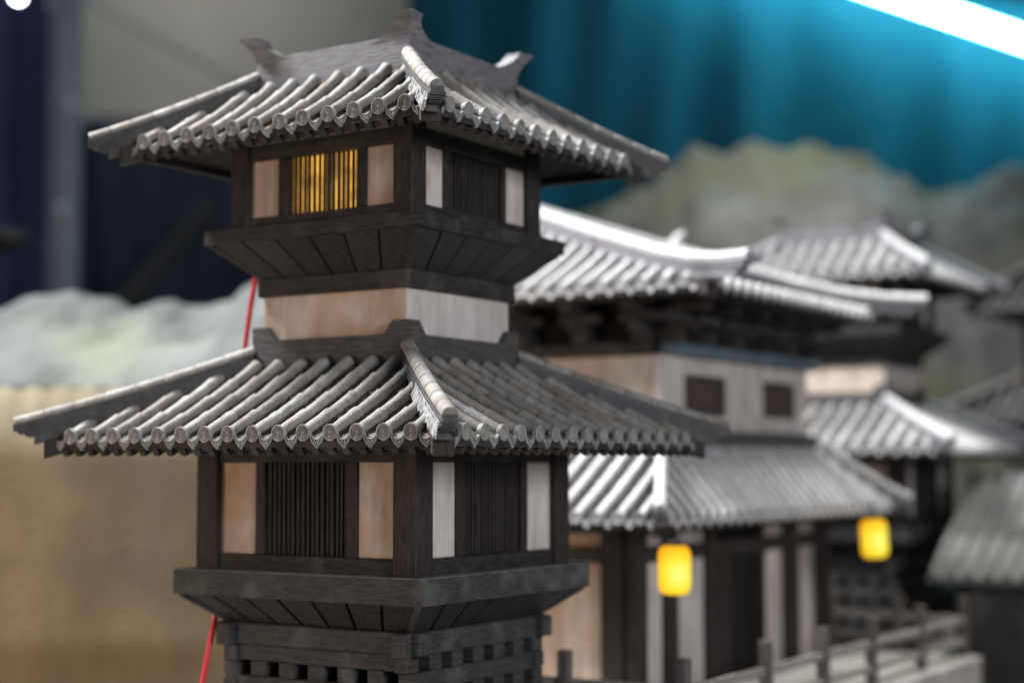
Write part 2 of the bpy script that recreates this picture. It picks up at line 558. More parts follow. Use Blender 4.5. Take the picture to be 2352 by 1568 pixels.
    # hip ridges
    for k in hips:
        e, t = Vector((*EC[k], 0)), Vector((*TC[k], 0))
        dr = (e - t).normalized()
        side = Vector((-dr.y, dr.x, 0))
        Lh = (e - t).length + tip * 1.414
        zs, zn = hip_top
        Q = lambda u: t + dr * (Lh * u) + Vector((0, 0, zs + (zn - upturn - zs) * u - .022 * 4 * u * (1 - u) + upturn * max(0, (u - .7) / .3) ** 2))
        uEnd = 1.0
        if detail == 'full':
            ns = 8
            for i in range(ns):
                a, b_ = Q(i / ns + (.004 if i else 0)), Q((i + 1) / ns)
                rb = MB()
                X = (b_ - a).normalized()
                Z = X.cross(side)
                if Z.z < 0: Z = -Z
                m = 11
                prof = [(0, .047), (.008, .050), ((b_ - a).length - .006, .0515), ((b_ - a).length, .049)]
                for (x, r) in prof:
                    for c in range(m):
                        an = math.radians(-5 + 190 * c / (m - 1))
                        rb.v.append(tuple(a + X * x + side * (r * math.cos(an)) + Z * (r * math.sin(an) - .050)))
                for q in range(len(prof) - 1):
                    for c in range(m - 1):
                        rb.f.append((q * m + c, (q + 1) * m + c, (q + 1) * m + c + 1, q * m + c + 1))
                rb.f.append(tuple(range(m)))
                rb.f.append(tuple((len(prof) - 1) * m + c for c in range(m - 1, -1, -1)))
                rb.build("ridge_tile", TILE if tm is TILE else tm, rf, True)
        else:
            rb = MB()
            rb.tube([Q(i / 10) + Vector((0, 0, -.05)) for i in range(11)], .056, 9)
            rb.build("ridge_tile", tm, rf, True)
        # stacked courses under the ridge tile
        lay = [(.044, .050, .088, .00), (.054, .088, .104, .005), (.046, .104, .124, .03), (.056, .124, .140, .05), (.046, .140, .162, .085), (.058, .162, .176, .11), (.050, .176, .235, .15)]
        for (hw, d0, d1, back_) in lay:
            u1 = 1 - back_ / Lh
            pts = [Q(u1 * i / 8) for i in range(9)]
            lb = MB()
            vs = []
            for p in pts:
                for (sg, dd) in ((-1, d0), (1, d0), (1, d1), (-1, d1)):
                    vs.append(tuple(p + side * (sg * hw) + Vector((0, 0, -dd))))
            fs = [(0, 1, 2, 3), (35, 34, 33, 32)]
            for i in range(8):
                for c in range(4):
                    fs.append((i * 4 + c, (i + 1) * 4 + c, (i + 1) * 4 + (c + 1) % 4, i * 4 + (c + 1) % 4))
            lb.add(vs, fs)
            lb.build("ridge_course", COURSE if tm is TILE else SILL, rf)
        if detail == 'full' and k == 1:
            # ragged mortar along both flanks
            for sg in (-1, 1):
                vs, fs = [], []
                nn = 60
                for i in range(nn + 1):
                    u = .40 + .55 * i / nn
                    p = Q(u)
                    rag = random.uniform(-.022, .020)
                    for c, (o_, dz) in enumerate(((.043, -.088), (.050, -.100), (.054, -.125), (.060, -.150), (.070, -.175 + rag), (.080, -.205 + rag))):
                        j = random.uniform(-.005, .006)
                        vs.append(tuple(p + side * (sg * (o_ + j)) + dr * random.uniform(-.004, .004) + Vector((0, 0, dz + random.uniform(-.005, .005)))))
                for i in range(nn):
                    for c in range(5):
                        fs.append((i * 6 + c, i * 6 + c + 1, (i + 1) * 6 + c + 1, (i + 1) * 6 + c))
                MB().add(vs, fs).build("mortar", MORTAR, rf)
        # corner beam end
        c0 = e + dr * .035
        bb = MB()
        zt_ = ze - .040
        bb.box(-.62, .0, -.068, .068, -.125, .0,
               lambda v: tuple(c0 + dr * v[0] + side * v[1] + Vector((0, 0, zt_ + v[2] + (-v[0]) * .30))), .006)
        bb.build("corner_beam", WOODV, rf)
    return rf

# ------------------------------------------------------------------ watchtower
def tower(th, detail, lit, tl=None, tmat=None):
    full = detail == 'full'
    vis = (0, 1)
    def fb(name, par, k, s0, s1, o0, o1, z0, z1, m, b=.006, **kw):
        return MB().box(s0, s1, -o1, -o0, z0, z1, ROT[k], b).build(name, m, par, **kw)
    # base of stacked squared timbers
    core = MB().box(-.70, .70, -.70, .70, -1.9, -.40).build("base", DARK, th)
    for k in range(4):
        lv = 0 if k % 2 == 0 else 1
        # top beam with projecting ends
        fb("beam", core, k, -.93, .93, .735 if lv else .73, .855, -.545 if lv else -.535, -.386 if lv else -.384, WOODG, .008)
        z = -.545 if lv else -.535
        if not lv:
            fb("beam", core, k, -.80, .80, .735, .832, -.650, -.538, WOODG, .006)
            z = -.650
        for r in range(5):
            z1 = z - .112
            nb = 7
            for i in range(nb):
                s = -.80 + 1.6 * i / (nb - 1)
                fb("block", core, k, s - .068, s + .068, .72, .834, z1 + .002, z - .002, WOODG, .005)
            z2 = z1 - .125
            fb("beam", core, k, -.842 if lv else -.846, .842 if lv else .846, .735, .838 if lv else .841, z2, z1, WOODG, .006)
            z = z2
    # lower platform
    def platform(a, z1, z0, ab, zb, planks, m):
        p = MB()
        p.box(-a + .05, a - .05, -a + .05, a - .05, z0 + .01, z1 - .012)
        pl = p.build("platform", m, th)
        for k in range(4):
            e = .0012 * (k % 2)
            q = MB()
            q.hexa([ROT[k](v) for v in ((-a, -a, z0), (a, -a, z0), (a - .08, -a + .08, z0), (-a + .08, -a + .08, z0))],
                   [ROT[k](v) for v in ((-a, -a, z1), (a, -a, z1), (a - .08, -a + .08, z1), (-a + .08, -a + .08, z1))])
            q.build("fascia_board", m, pl)
        if z1 < 1:
            for k in range(4):
                q = MB()
                q.hexa([ROT[k](v) for v in ((-a + .004, -a + .004, z1 - .010), (a - .004, -a + .004, z1 - .010), (a - .16, -a + .16, z1 - .010), (-a + .16, -a + .16, z1 - .010))],
                       [ROT[k](v) for v in ((-a + .004, -a + .004, z1 + .006), (a - .004, -a + .004, z1 + .006), (a - .16, -a + .16, z1 + .006), (-a + .16, -a + .16, z1 + .006))])
                q.build("floor_board", DUSTY, pl)
        # sloping underside, boards with open joints
        ob = a - .035
        for k in range(4):
            u = MB()
            u.add([ROT[k](v) for v in ((-ob + .05, -ob + .05, z0 + .01), (ob - .05, -ob + .05, z0 + .01), (ab - .03, -ab + .03, zb), (-ab + .03, -ab + .03, zb))], [(0, 1, 2, 3)])
            u.build("soffit_backing", DARK, pl)
            for i in range(planks):
                g = .015 if z1 < 1 else .010
                f0, f1 = i / planks, (i + 1) / planks
                A = lambda f, y: -y + 2 * y * f
                t0, t1 = A(f0, ob) + (g if i else 0), A(f1, ob) - (g if i < planks - 1 else 0)
                b0, b1 = A(f0, ab) + (g if i else 0), A(f1, ab) - (g if i < planks - 1 else 0)
                dz = random.uniform(-.004, .004)
                q = MB()
                lo = [(b0, -ab - dz, zb), (b1, -ab - dz, zb), (t1, -ob - dz, z0 + .002), (t0, -ob - dz, z0 + .002)]
                hi = [(v[0], v[1] + .03, v[2] + .012) for v in lo]
                q.hexa(lo, hi, ROT[k])
                q.build("plank", PLANK, pl)
            # batten along the arris
            q = MB()
            q.tube([ROT[k]((ab * 1.0, -ab * 1.0, zb + .01)), ROT[k]((ob, -ob, z0 + .004))], .024, 4)
            q.build("arris_batten", m, pl)
        return pl
    platform(1.11, 0.0, -.176, .815, -.388, 7, WOODG)
    platform(.976, 2.485, 2.381, .672, 2.138, 6, WOODH)

    def storey(a, p, z0, zp0, zp1, ztop, rec, pan, mul, win, lit_k, bars):
        MB().box(-a + rec + .13, a - rec - .13, -a + rec + .13, a - rec - .13, z0, ztop - .05).build("room", DARK, th)
        for i, (sx, sy) in enumerate(((-1, -1), (1, -1), (1, 1), (-1, 1))):
            x0, x1 = sorted((sx * a, sx * (a - p)))
            y0, y1 = sorted((sy * a, sy * (a - p)))
            MB().box(x0, x1, y0, y1, z0 + .001, ztop, None, .008).build("post", WOODV, th)
        o = a - rec
        for k in range(4):
            fb("sill_beam", th, k, -a + p * .9, a - p * .9, o - .08, o + .020, z0 + .001, zp0, WOODH)
            fb("lintel", th, k, -a + p * .9, a - p * .9, o - .08, o + .024, zp1, zp1 + .115, WOODH)
            for sg in (-1, 1):
                s0, s1 = sorted((sg * pan[0], sg * pan[1]))
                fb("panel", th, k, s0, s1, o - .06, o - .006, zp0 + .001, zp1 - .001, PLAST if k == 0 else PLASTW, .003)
                s0, s1 = sorted((sg * mul[0], sg * mul[1]))
                fb("mullion", th, k, s0 + .002, s1 - .002, o - .07, o + .014, zp0 + .001, zp1 - .001, WOODV, .004)
            wn = fb("window", th, k, -win, win, o - .062, o - .050, zp0 + .001, zp1 - .001, AMBER if (k == lit_k and lit) else DARK, 0)
            if k in vis or full:
                nb = bars
                for i in range(nb):
                    s = -win + 2 * win * (i + .5) / nb
                    wide = (.016 if i in (0, nb - 1) else .0115)
                    if nb == 15 and i == 8: wide = .0155
                    j = random.uniform(-.003, .003)
                    MB().box(s + j - wide, s + j + wide, -(o - .014 + random.uniform(-.005, .005)), -(o - .036), zp0 + .002, zp1 - .002, ROT[k], .003).build("slat", WOODV, wn)
    storey(1.0, .20, 0.0, .12, .775, 1.02, .055, (.465, .82), (.375, .465), .375, -1, 17)
    storey(.843, .172, 2.485, 2.582, 3.005, 3.22, .048, (.408, .69), (.335, .408), .335, 0, 15)
    for k in range(4):
        fb("frieze_panel", th, k, -.70, .70, .74, .800, 3.1205, 3.330, FRIEZE, .003)
    # neck between the storeys
    MB().box(-.60, .60, -.60, .60, 1.45, 2.30).build("neck", DARK, th)
    for k in range(4):
        e = .6575
        q = MB()
        q.hexa([ROT[k](v) for v in ((-e, -e, 1.62), (e, -e, 1.62), (e - .06, -e + .06, 1.62), (-e + .06, -e + .06, 1.62))],
               [ROT[k](v) for v in ((-e, -e, 2.02), (e, -e, 2.02), (e - .06, -e + .06, 2.02), (-e + .06, -e + .06, 2.02))])
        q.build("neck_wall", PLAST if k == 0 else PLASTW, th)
        fb("neck_beam", th, k, -.705 + .012 * (k % 2), .705 - .012 * (k % 2), .58, .688 + .006 * (k % 2), 2.001, 2.1365 + .001 * (k % 2), WOODH, .008)
    # sill round the foot of the neck, and parapet on top
    def ring(a, z0, z1, th_, m, name):
        base = None
        for k in range(4):
            q = MB()
            q.hexa([ROT[k](v) for v in ((-a, -a, z0), (a, -a, z0), (a - th_, -a + th_, z0), (-a + th_, -a + th_, z0))],
                   [ROT[k](v) for v in ((-a, -a, z1), (a, -a, z1), (a - th_, -a + th_, z1), (-a + th_, -a + th_, z1))])
            q.build(name, m, th)
    ring(.718, 1.40, 1.674, .07, SILLD, "sill_board")
    ring(.712, 3.47, 3.800, .06, SILL, "parapet_board")
    MB().box(-.66, .66, -.66, .66, 3.5, 3.72).build("parapet_deck", SILLD, th)
    def horn(k, a, z0, z1, s_in0, s_in1, flare, m, tk):
        # an L of two flaring cheeks round the corner between face k and face k+1
        b = MB()
        n = 7
        for side in (0, 1):
            vs = []
            for i in range(n + 1):
                q = i / n
                z = z0 + (z1 - z0) * q
                fl = flare * q ** 1.6
                si = s_in0 + (s_in1 - s_in0) * ((1 - (1 - q) ** 2.2) if flare else q)
                cs = a + fl
                row = [(si, -(a + fl * .75), z), (cs, -cs, z), (cs - tk, -(cs - tk), z), (si, -(a + fl * .75) + tk, z)]
                if side:
                    row = [(-y, -x, zz) for (x, y, zz) in row]   # mirror across the corner diagonal
                vs += row
            fs = [(0, 1, 2, 3), tuple(n * 4 + c for c in (3, 2, 1, 0))]
            for i in range(n):
                for c in range(4):
                    fs.append((i * 4 + c, i * 4 + (c + 1) % 4, (i + 1) * 4 + (c + 1) % 4, (i + 1) * 4 + c))
            b.add(vs, fs, ROT[k])
        b.build("corner_horn", m, th)
    for k in range(4):
        horn(k, .7195, 1.672, 1.772, .50, .585, 0.0, SILLD, .06)
        horn(k, .7135, 3.770, 3.945, .36, .640, .095, SILL, .13)
    # roofs
    r = (BARRELS, CAPS, DRIPS)
    roof(th, "lower_roof", (-1.74, 1.74), (-1.74, 1.74), (-.715, .715), (-.715, .715), .968, 1.505, vis, detail=detail, tiles=tl, tilemat=tmat,
         hip_top=(1.640, 1.100), tip=.18, sag=.022)
    roof(th, "upper_roof", (-1.39, 1.39), (-1.39, 1.39), (-.71, .71), (-.71, .71), 3.125, 3.592, vis, detail=detail, tiles=tl, tilemat=tmat,
         hip_top=(3.712, 3.190), tip=.188, sag=.030)

t = thing("watchtower", "two-storey grey-tiled wooden watchtower model in sharp focus with glowing amber window", "tower", (0, 0, 0), "model watchtowers")
tower(t, 'full', True)
t = thing("watchtower", "blurred farther watchtower model behind the hall, no lit window", "tower", (-.36, 10.57, 0), "model watchtowers")
tower(t, 'row', False, (BARRELB, CAPB, DRIPB), TILEB)

# ------------------------------------------------------------------ two-storey hall
from mathutils import noise
LATT = mat("brown_lattice_wood", (0.06, 0.042, 0.036), (0.12, 0.088, 0.075), 40, (5, 5, 1), rough=.7)
PT = (BARRELB, CAPB, DRIPB)
def wbox(th, name, x0, x1, y0, y1, z0, z1, m, b=.006):
    return MB().box(x0, x1, y0, y1, z0, z1, None, b).build(name, m, th)

hall = thing("hall", "large two-storey hall model with pale tiled roofs and white walls behind the watchtower", "hall", (-1.5, 5.5, -1.4))
hall_off = Vector((-1.5, 5.5, -1.4))
class Shift:      # children are built in world coordinates, the hall's empty sits at its base
    pass
def shifted(o):
    o.location = o.location - hall_off * S
    return o
n0 = len(hall.children)
wbox(hall, "ground_floor_core", -3.2, .22, 3.42, 7.82, -1.4, .55, DARK, 0)
yp = [(3.30, 3.50, 0), (3.50, 3.90, 1), (3.90, 4.12, 0), (4.12, 4.78, 1), (4.78, 4.96, 0), (4.96, 6.04, 2), (6.04, 6.12, 0), (6.12, 6.70, 1),
      (6.70, 7.02, 0), (7.02, 7.58, 1), (7.58, 7.90, 0)]
for a, b, kind in yp:
    if kind == 0:
        wbox(hall, "post", .20, .345, a, b, -1.4, .45, WOODV)
    elif kind == 1:
        wbox(hall, "panel", .20, .275, a + .002, b - .002, -1.39, -.15, PLASTW, .003)
        wbox(hall, "panel", .20, .275, a + .002, b - .002, .0, .12, PLASTW, .003)
    else:
        wbox(hall, "door", .18, .235, a + .002, b - .52, -1.39, -.10, WOODV, .003)
        wbox(hall, "door", .16, .205, a + .56, b - .002, -1.39, -.10, DARK, .003)
wbox(hall, "lintel", .20, .315, 3.52, 7.57, -.148, -.002, WOODH)
wbox(hall, "lintel", .20, .315, 3.52, 7.57, .122, .40, WOODH)
for a, b, kind in ((-3.3, -2.9, 0), (-2.9, -1.6, 1), (-1.6, -1.3, 0), (-1.3, -.02, 1), (-.02, .197, 0)):
    if kind == 0:
        wbox(hall, "post", a, b, 3.255, 3.44, -1.4, .45, WOODV)
    else:
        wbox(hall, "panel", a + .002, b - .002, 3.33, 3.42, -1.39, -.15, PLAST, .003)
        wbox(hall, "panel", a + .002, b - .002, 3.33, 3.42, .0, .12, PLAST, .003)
wbox(hall, "lintel", -3.28, -.022, 3.29, 3.42, -.148, -.002, WOODH)
wbox(hall, "lintel", -3.28, -.022, 3.29, 3.42, .122, .40, WOODH)
# upper storey
wbox(hall, "upper_floor_core", -3.1, .20, 4.0, 7.35, .6, 2.75, DARK, 0)
wbox(hall, "ledge", -3.35, .40, 3.80, 7.50, .93, 1.085, SILLD)
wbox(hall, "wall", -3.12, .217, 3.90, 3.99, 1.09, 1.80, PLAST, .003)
for a, b, z0, z1 in ((3.90, 4.36, 1.09, 1.80), (5.31, 6.20, 1.09, 1.80), (7.08, 7.40, 1.09, 1.80),
                     (4.362, 5.308, 1.09, 1.235), (4.362, 5.308, 1.635, 1.80), (6.202, 7.078, 1.09, 1.255), (6.202, 7.078, 1.645, 1.80)):
    wbox(hall, "wall", .22, .30, a, b, z0, z1, PLASTW, 0)
for a, b, z0, z1 in ((4.36, 5.31, 1.235, 1.635), (6.20, 7.08, 1.255, 1.645)):
    wn = wbox(hall, "window", .20, .222, a + .003, b - .003, z0 + .003, z1 - .003, DARK, 0)
    for (f0, f1, g0, g1) in ((a + .003, a + .06, z0 + .003, z1 - .003), (b - .06, b - .003, z0 + .003, z1 - .003), (a + .062, b - .062, z1 - .05, z1 - .003), (a + .062, b - .062, z0 + .003, z0 + .05)):
        wbox(wn, "frame", .235, .288, f0, f1, g0, g1, WOODG, .003)
    for i in range(9):
        y = a + .11 + (b - a - .22) * i / 8
        wbox(wn, "slat", .240, .268, y - .024, y + .024, z0 + .052, z1 - .052, LATT, .003)
wbox(hall, "tie_beam", .20, .40, 4.05, 7.50, 1.803, 1.925, BLUEB)
wbox(hall, "tie_beam", -3.2, .18, 3.84, 3.99, 1.803, 1.925, WOODH)
for i in range(6):
    y = 4.05 + i * .66
    br = wbox(hall, "bracket", .20, .46, y - .07, y + .07, 1.93, 2.03, WOODH)
    wbox(br, "bracket_arm", .22, .60, y - .05, y + .05, 2.033, 2.12, WOODH)
    wbox(br, "bracket_arm", .30, .44, y - .22, y + .22, 2.123, 2.21, WOODG)
    wbox(br, "bracket_arm", .24, .74, y - .06, y + .06, 2.213, 2.30, WOODH)
for i in range(5):
    x = .12 - i * .66
    br = wbox(hall, "bracket", x - .07, x + .07, 3.74, 3.98, 1.93, 2.03, WOODH)
    wbox(br, "bracket_arm", x - .05, x + .05, 3.62, 3.96, 2.033, 2.12, WOODH)
    wbox(br, "bracket_arm", x - .22, x + .22, 3.76, 3.88, 2.123, 2.21, WOODH)
    wbox(br, "bracket_arm", x - .06, x + .06, 3.50, 3.96, 2.213, 2.30, WOODH)
wbox(hall, "eave_purlin", -3.2, .80, 3.52, 3.62, 2.303, 2.39, WOODH)
wbox(hall, "eave_purlin", .70, .80, 3.622, 7.4, 2.303, 2.39, WOODH)
roof(hall, "lower_roof", (-3.6, .90), (2.70, 8.50), (-3.1, .33), (3.83, 7.47), .30, .985, (0, 1), detail='row', tiles=PT, tilemat=TILEB,
     hip_top=(1.10, .42), tip=.17, sag=.02, upturn=.03, rafters=False)
roof(hall, "upper_roof", (-3.6, 1.06), (3.39, 7.50), (-3.2, -2.72), (5.40, 5.48), 2.43, 3.70, (0, 1), detail='row', tiles=PT, tilemat=TILEB,
     hip_top=(3.86, 2.63), tip=.42, sag=.10, upturn=.20, rafters=False, hips=(0, 1, 2))
rg = MB()
rg.box(-3.25, -2.62, 5.36, 5.52, 3.66, 3.90, None, .02)
rg.build("main_ridge", TILEB, hall)
def acroter(th, p, h, dx, dy, m):
    b = MB()
    path = [Vector(p) + Vector((dx * h * (i / 5) ** 2, dy * h * (i / 5) ** 2, h * i / 5)) for i in range(6)]
    b.tube(path, [.085, .085, .08, .07, .055, .03], 7)
    b.build("ridge_ornament", m, th, True)
acroter(hall, (-2.70, 5.44, 3.82), .28, .5, 0, TILEB)
acroter(hall, (-.93, 6.53, 3.12), .26, .5, .2, TILEB)
for c in hall.children:
    c.location = c.location - hall_off * S

# ------------------------------------------------------------------ lanterns
def lantern(p, r, h, label, tilt=0.0, hang=.10):
    t = thing("lantern", label, "lantern", (p[0], p[1], p[2]), "glowing lanterns under the hall's eaves")
    t.rotation_euler = (0, tilt, 0)
    prof = [(r * .55, -h / 2), (r * .80, -h / 2 + .012), (r * .95, -h / 2 + .045), (r, -h / 2 + .09), (r, h / 2 - .09), (r * .95, h / 2 - .045), (r * .80, h / 2 - .012), (r * .55, h / 2)]
    MB().lathe(prof, 24).build("shade", LANT, t, True)
    MB().lathe([(r * .5, h / 2 + .001), (r * .5, h / 2 + .03), (r * .2, h / 2 + .05)], 16).build("cap", WOODV, t)
    MB().tube([(0, 0, h / 2 + .04), (0, 0, h / 2 + .04 + hang)], .012, 6).build("hanger", WOODV, t)
    return t
lantern((1.10, 2.56, -.130), .140, .41, "yellow glowing paper lantern hanging under the hall's near roof corner", 0, .12)
lantern(dep(2008, 1236, 17.0), .140, .40, "yellow glowing paper lantern farther right, against the dark porch", math.radians(-3), .14)

# ------------------------------------------------------------------ terrace, balustrade
MB().box(-3.4, 1.80, 1.48, 8.80, -1.9, -1.41, None, .02).build("terrace", STONE, None, kind="structure")
bal = thing("balustrade", "weathered wooden balustrade along the edge of the pale terrace", "railing", (1.66, 5.0, -1.41))
bo = Vector((1.66, 5.0, -1.41))
def bx(name, x0, x1, y0, y1, z0, z1, m=RAILW, b=.008):
    MB().box(x0, x1, y0, y1, z0, z1, lambda v: (v[0] - bo.x, v[1] - bo.y, v[2] - bo.z), b).build(name, m, bal)
py = [1.62, 3.17, 4.45, 5.70, 7.15, 8.62]
for y in py:
    bx("post", 1.60, 1.70, y - .05, y + .05, -1.41, -.74, RAILP)
px = [1.65, .58, -.6, -1.8]
for x in px[1:]:
    bx("post", x - .05, x + .05, 1.57, 1.67, -1.41, -.74, RAILP)
for i in range(5):
    for z in (-1.03, -1.27):
        bx("rail", 1.625, 1.675, py[i] + .05, py[i + 1] - .05, z, z + .07, b=.006)
for i in range(3):
    for z in (-1.03, -1.27):
        bx("rail", px[i + 1] + .05, px[i] - .05, 1.595, 1.645, z, z + .07, b=.006)
for x in (.08, .90):
    bx("post", x - .05, x + .05, 8.57, 8.67, -1.41, -.74, RAILP)
for a, b in ((.13, .85), (.95, 1.60)):
    for z in (-1.03, -1.27):
        bx("rail", a, b, 8.595, 8.645, z, z + .07, b=.006)

# ------------------------------------------------------------------ low gabled building at the right edge
lo = thing("low_house", "low house with a broad plain grey tiled roof at the right edge", "house", (1.2, 8.84, -1.9))
L0 = Vector((1.16, 8.84, -.55))
def lx(v): return (v[0] + L0.x - 1.2, v[1] + L0.y - 8.84, v[2] + L0.z + 1.9)
MB().hexa([(0, 0, -.06), (5, 0, -.06), (5, 1.7, 1.05), (0, 1.7, 1.05)], [(0, 0, 0), (5, 0, 0), (5, 1.7, 1.11), (0, 1.7, 1.11)], lx).build("roof", THATCH, lo)
for i in range(22):
    x = .07 + i * .215
    MB().tube([lx((x, -.02 + 1.7 * j / 5, .02 + 1.11 * j / 5)) for j in range(6)], .05, 8).build("tile_row", THATCH, lo, True)
MB().box(.25, 5, .35, 1.3, -1.34, .10, lx).build("wall", WOODG, lo)
MB().box(0, 5, 1.68, 1.76, .0, 1.20, lx).build("ridge", THATCH, lo)
MB().box(.25, .40, .25, .345, -1.34, .15, lx).build("post", WOODV, lo)

# ------------------------------------------------------------------ far pavilion at the right edge
P = dep(2235, 705, 26)
fp = thing("pavilion", "blurred grey pavilion with two roofs at the far right edge", "pavilion", (P.x + 2, P.y + 2, -1.9))
X0, Y0, Z0 = -2.0, -2.0, P.z + 1.9
def fbx(name, x0, x1, y0, y1, z0, z1, m): MB().box(X0 + x0, X0 + x1, Y0 + y0, Y0 + y1, Z0 + z0, Z0 + z1, None, .01).build(name, m, fp)
GT = (BARRELS[:1], CAPS[:1], [drip_mesh("drip_tile", CAP, False)])
roof(fp, "upper_roof", (X0, X0 + 4), (Y0, Y0 + 4), (X0 + 1.2, X0 + 2.8), (Y0 + 1.9, Y0 + 2.1), Z0, Z0 + 1.15, (0,), detail='row', tiles=GT,
     hip_top=(Z0 + 1.3, Z0 + .12), tip=.2, rafters=False)
fbx("wall", .7, 3.3, .7, 3.3, -1.2, .2, PLASTW)
for x in (.7, 1.6, 2.4):
    fbx("post", x - .08, x + .08, .62, .72, -1.2, .2, WOODV)
fbx("tie_beam", .5, 3.5, .5, .69, -.25, -.05, WOODV)
roof(fp, "lower_roof", (X0 - .3, X0 + 4.3), (Y0 - .3, Y0 + 4.3), (X0 + .6, X0 + 3.4), (Y0 + .6, Y0 + 3.4), Z0 - 1.75, Z0 - 1.15, (0,), detail='row', tiles=GT,
     hip_top=(Z0 - 1.0, Z0 - 1.6), tip=.2, rafters=False)
fbx("wall", .4, 3.6, .4, 3.6, -Z0, -1.8, WOODG)

# ------------------------------------------------------------------ pavilion whose corner shows at the left edge
P = dep(66, 548, 24)
lp = thing("pavilion", "brown wooden pavilion corner poking in at the left edge", "pavilion", (P.x - .8, P.y - .8, -1.9))
MB().hexa([(-.6, -.6, P.z + 1.68), (.6, -.6, P.z + 1.68), (.6, .6, P.z + 1.68), (-.6, .6, P.z + 1.68)],
          [(-.8, -.8, P.z + 1.86), (.8, -.8, P.z + 1.86), (.8, .8, P.z + 1.86), (-.8, .8, P.z + 1.86)]).build("soffit", WOODH, lp)
MB().box(-.8, .8, -.8, .8, P.z + 1.862, P.z + 2.02, None, .01).build("platform", WOODG, lp)
MB().box(-.5, .5, -.5, .5, P.z + 2.022, P.z + 2.95, None, .01).build("wall", WOODV, lp)
MB().box(-.5, .5, -.5, .5, 0, P.z + 1.678).build("base", WOODH, lp)

# ------------------------------------------------------------------ hills
RH = Vector((RT.x, RT.y, 0)).normalized()
FH = Vector((-RH.y, RH.x, 0))
def lin(pts, x):
    if x <= pts[0][0]: return pts[0][1]
    for (a, b), (c, d) in zip(pts, pts[1:]):
        if x <= c:
            q = (x - a) / (c - a)
            q = q * q * (3 - 2 * q)
            return b + (d - b) * q
    return pts[-1][1]
def hill(name, sil, t0, tf, tb, base, m, nx, nt_, rock):
    pts = []
    for (x, y) in sil:
        q = dep(x, y, t0) - CAM
        pts.append((q.dot(RH), q.z + CAM.z))
    b = MB()
    w0, w1 = pts[0][0], pts[-1][0]
    for j in range(nt_ + 1):
        t = tf + (tb - tf) * j / nt_
        for i in range(nx + 1):
            wv = w0 + (w1 - w0) * i / nx
            zs = lin(pts, wv)
            if t < t0:
                e = ((t - tf) / (t0 - tf))
                e = e ** .75
            else:
                e = 1 - ((t - t0) / (tb - t0)) ** 2
            p = Vector((wv * .55, t * .55, 0))
            nz = noise.fractal(p * 1.3, 1.0, 2.0, 5) * rock
            rg_ = abs(noise.noise(p * 2.2)) * rock * .8
            z = base + (zs - base) * e + (nz - rg_ * .6) * (0.25 + .75 * min(1, e * 1.5)) * (1 if j else 0)
            q = CAM + RH * wv + FH * (t + rock * .5 * noise.noise(p * 3.1 + Vector((9, 3, 1))))
            b.v.append((q.x, q.y, z))
    for j in range(nt_):
        for i in range(nx):
            a = j * (nx + 1) + i
            b.f.append((a, a + 1, a + nx + 2, a + nx + 1))
    o = b.build(name, m, None, True, kind="structure")
    return o
ROCK = mat("olive_rock", (0.085, 0.085, 0.080), (0.19, 0.19, 0.18), 3.0, rough=0.9, bump=0.5, bscale=14, c3=(0.13, 0.125, 0.075), s3=2.2, t3=0.56, w3=.2)
ROCKL = mat("pale_lichen_rock", (0.066, 0.072, 0.069), (0.145, 0.152, 0.145), 3.2, rough=0.9, bump=0.5, bscale=14, c3=(0.125, 0.14, 0.092), s3=3.0, t3=0.57, w3=.2)
hill("hill", [(1000, 560), (1200, 500), (1400, 455), (1480, 430), (1540, 365), (1600, 322), (1680, 345), (1740, 312), (1850, 298), (1920, 308), (2000, 335), (2080, 395),
              (2130, 432), (2200, 425), (2280, 400), (2360, 372), (2480, 350), (2700, 380)], 33, 27.6, 36, -.8, ROCK, 170, 54, .36)
hill("hill", [(-260, 720), (-100, 715), (0, 692), (80, 664), (150, 656), (220, 688), (300, 716), (380, 700), (450, 712), (520, 706), (580, 668), (640, 640), (760, 640), (900, 700)],
     20, 17.2, 23, 1.58, ROCKL, 130, 40, .25)

# ------------------------------------------------------------------ tan cloth panel under the left hill
BUR = mat("tan_burlap", (0.155, 0.125, 0.085), (0.225, 0.185, 0.125), 9, (1, 1, .5), rough=0.95, bump=0.5, bscale=160, c3=(0.135, 0.117, 0.088), s3=4, t3=.58, w3=.2)
pan = MB()
nx = 60
A, B_ = dep(-260, 895, 17.0), dep(900, 895, 17.0)
for i in range(nx + 1):
    q = A.lerp(B_, i / nx)
    wob = .012 * math.sin(i * .5)
    for z in (-1.9, -1.0, 0, .8, 1.56 + .02 * math.sin(i * 1.9)):
        pan.v.append(tuple(Vector((q.x, q.y, z)) + FH * wob))
for i in range(nx):
    for j in range(4):
        a = i * 5 + j
        pan.f.append((a, a + 5, a + 6, a + 1))
o = pan.build("cloth_panel", BUR, None, True)
o["label"] = "tan burlap cloth panel hanging below the pale hill at left"
o["category"] = "cloth panel"
md = o.modifiers.new("thick", 'SOLIDIFY')
md.thickness = .02 * S

MB().box(-40, 40, -14, 46, -2.1, -1.9).build("tabletop", mat("table_board", (.10, .09, .08), (.16, .145, .12), 6, rough=.8), None, kind="structure")

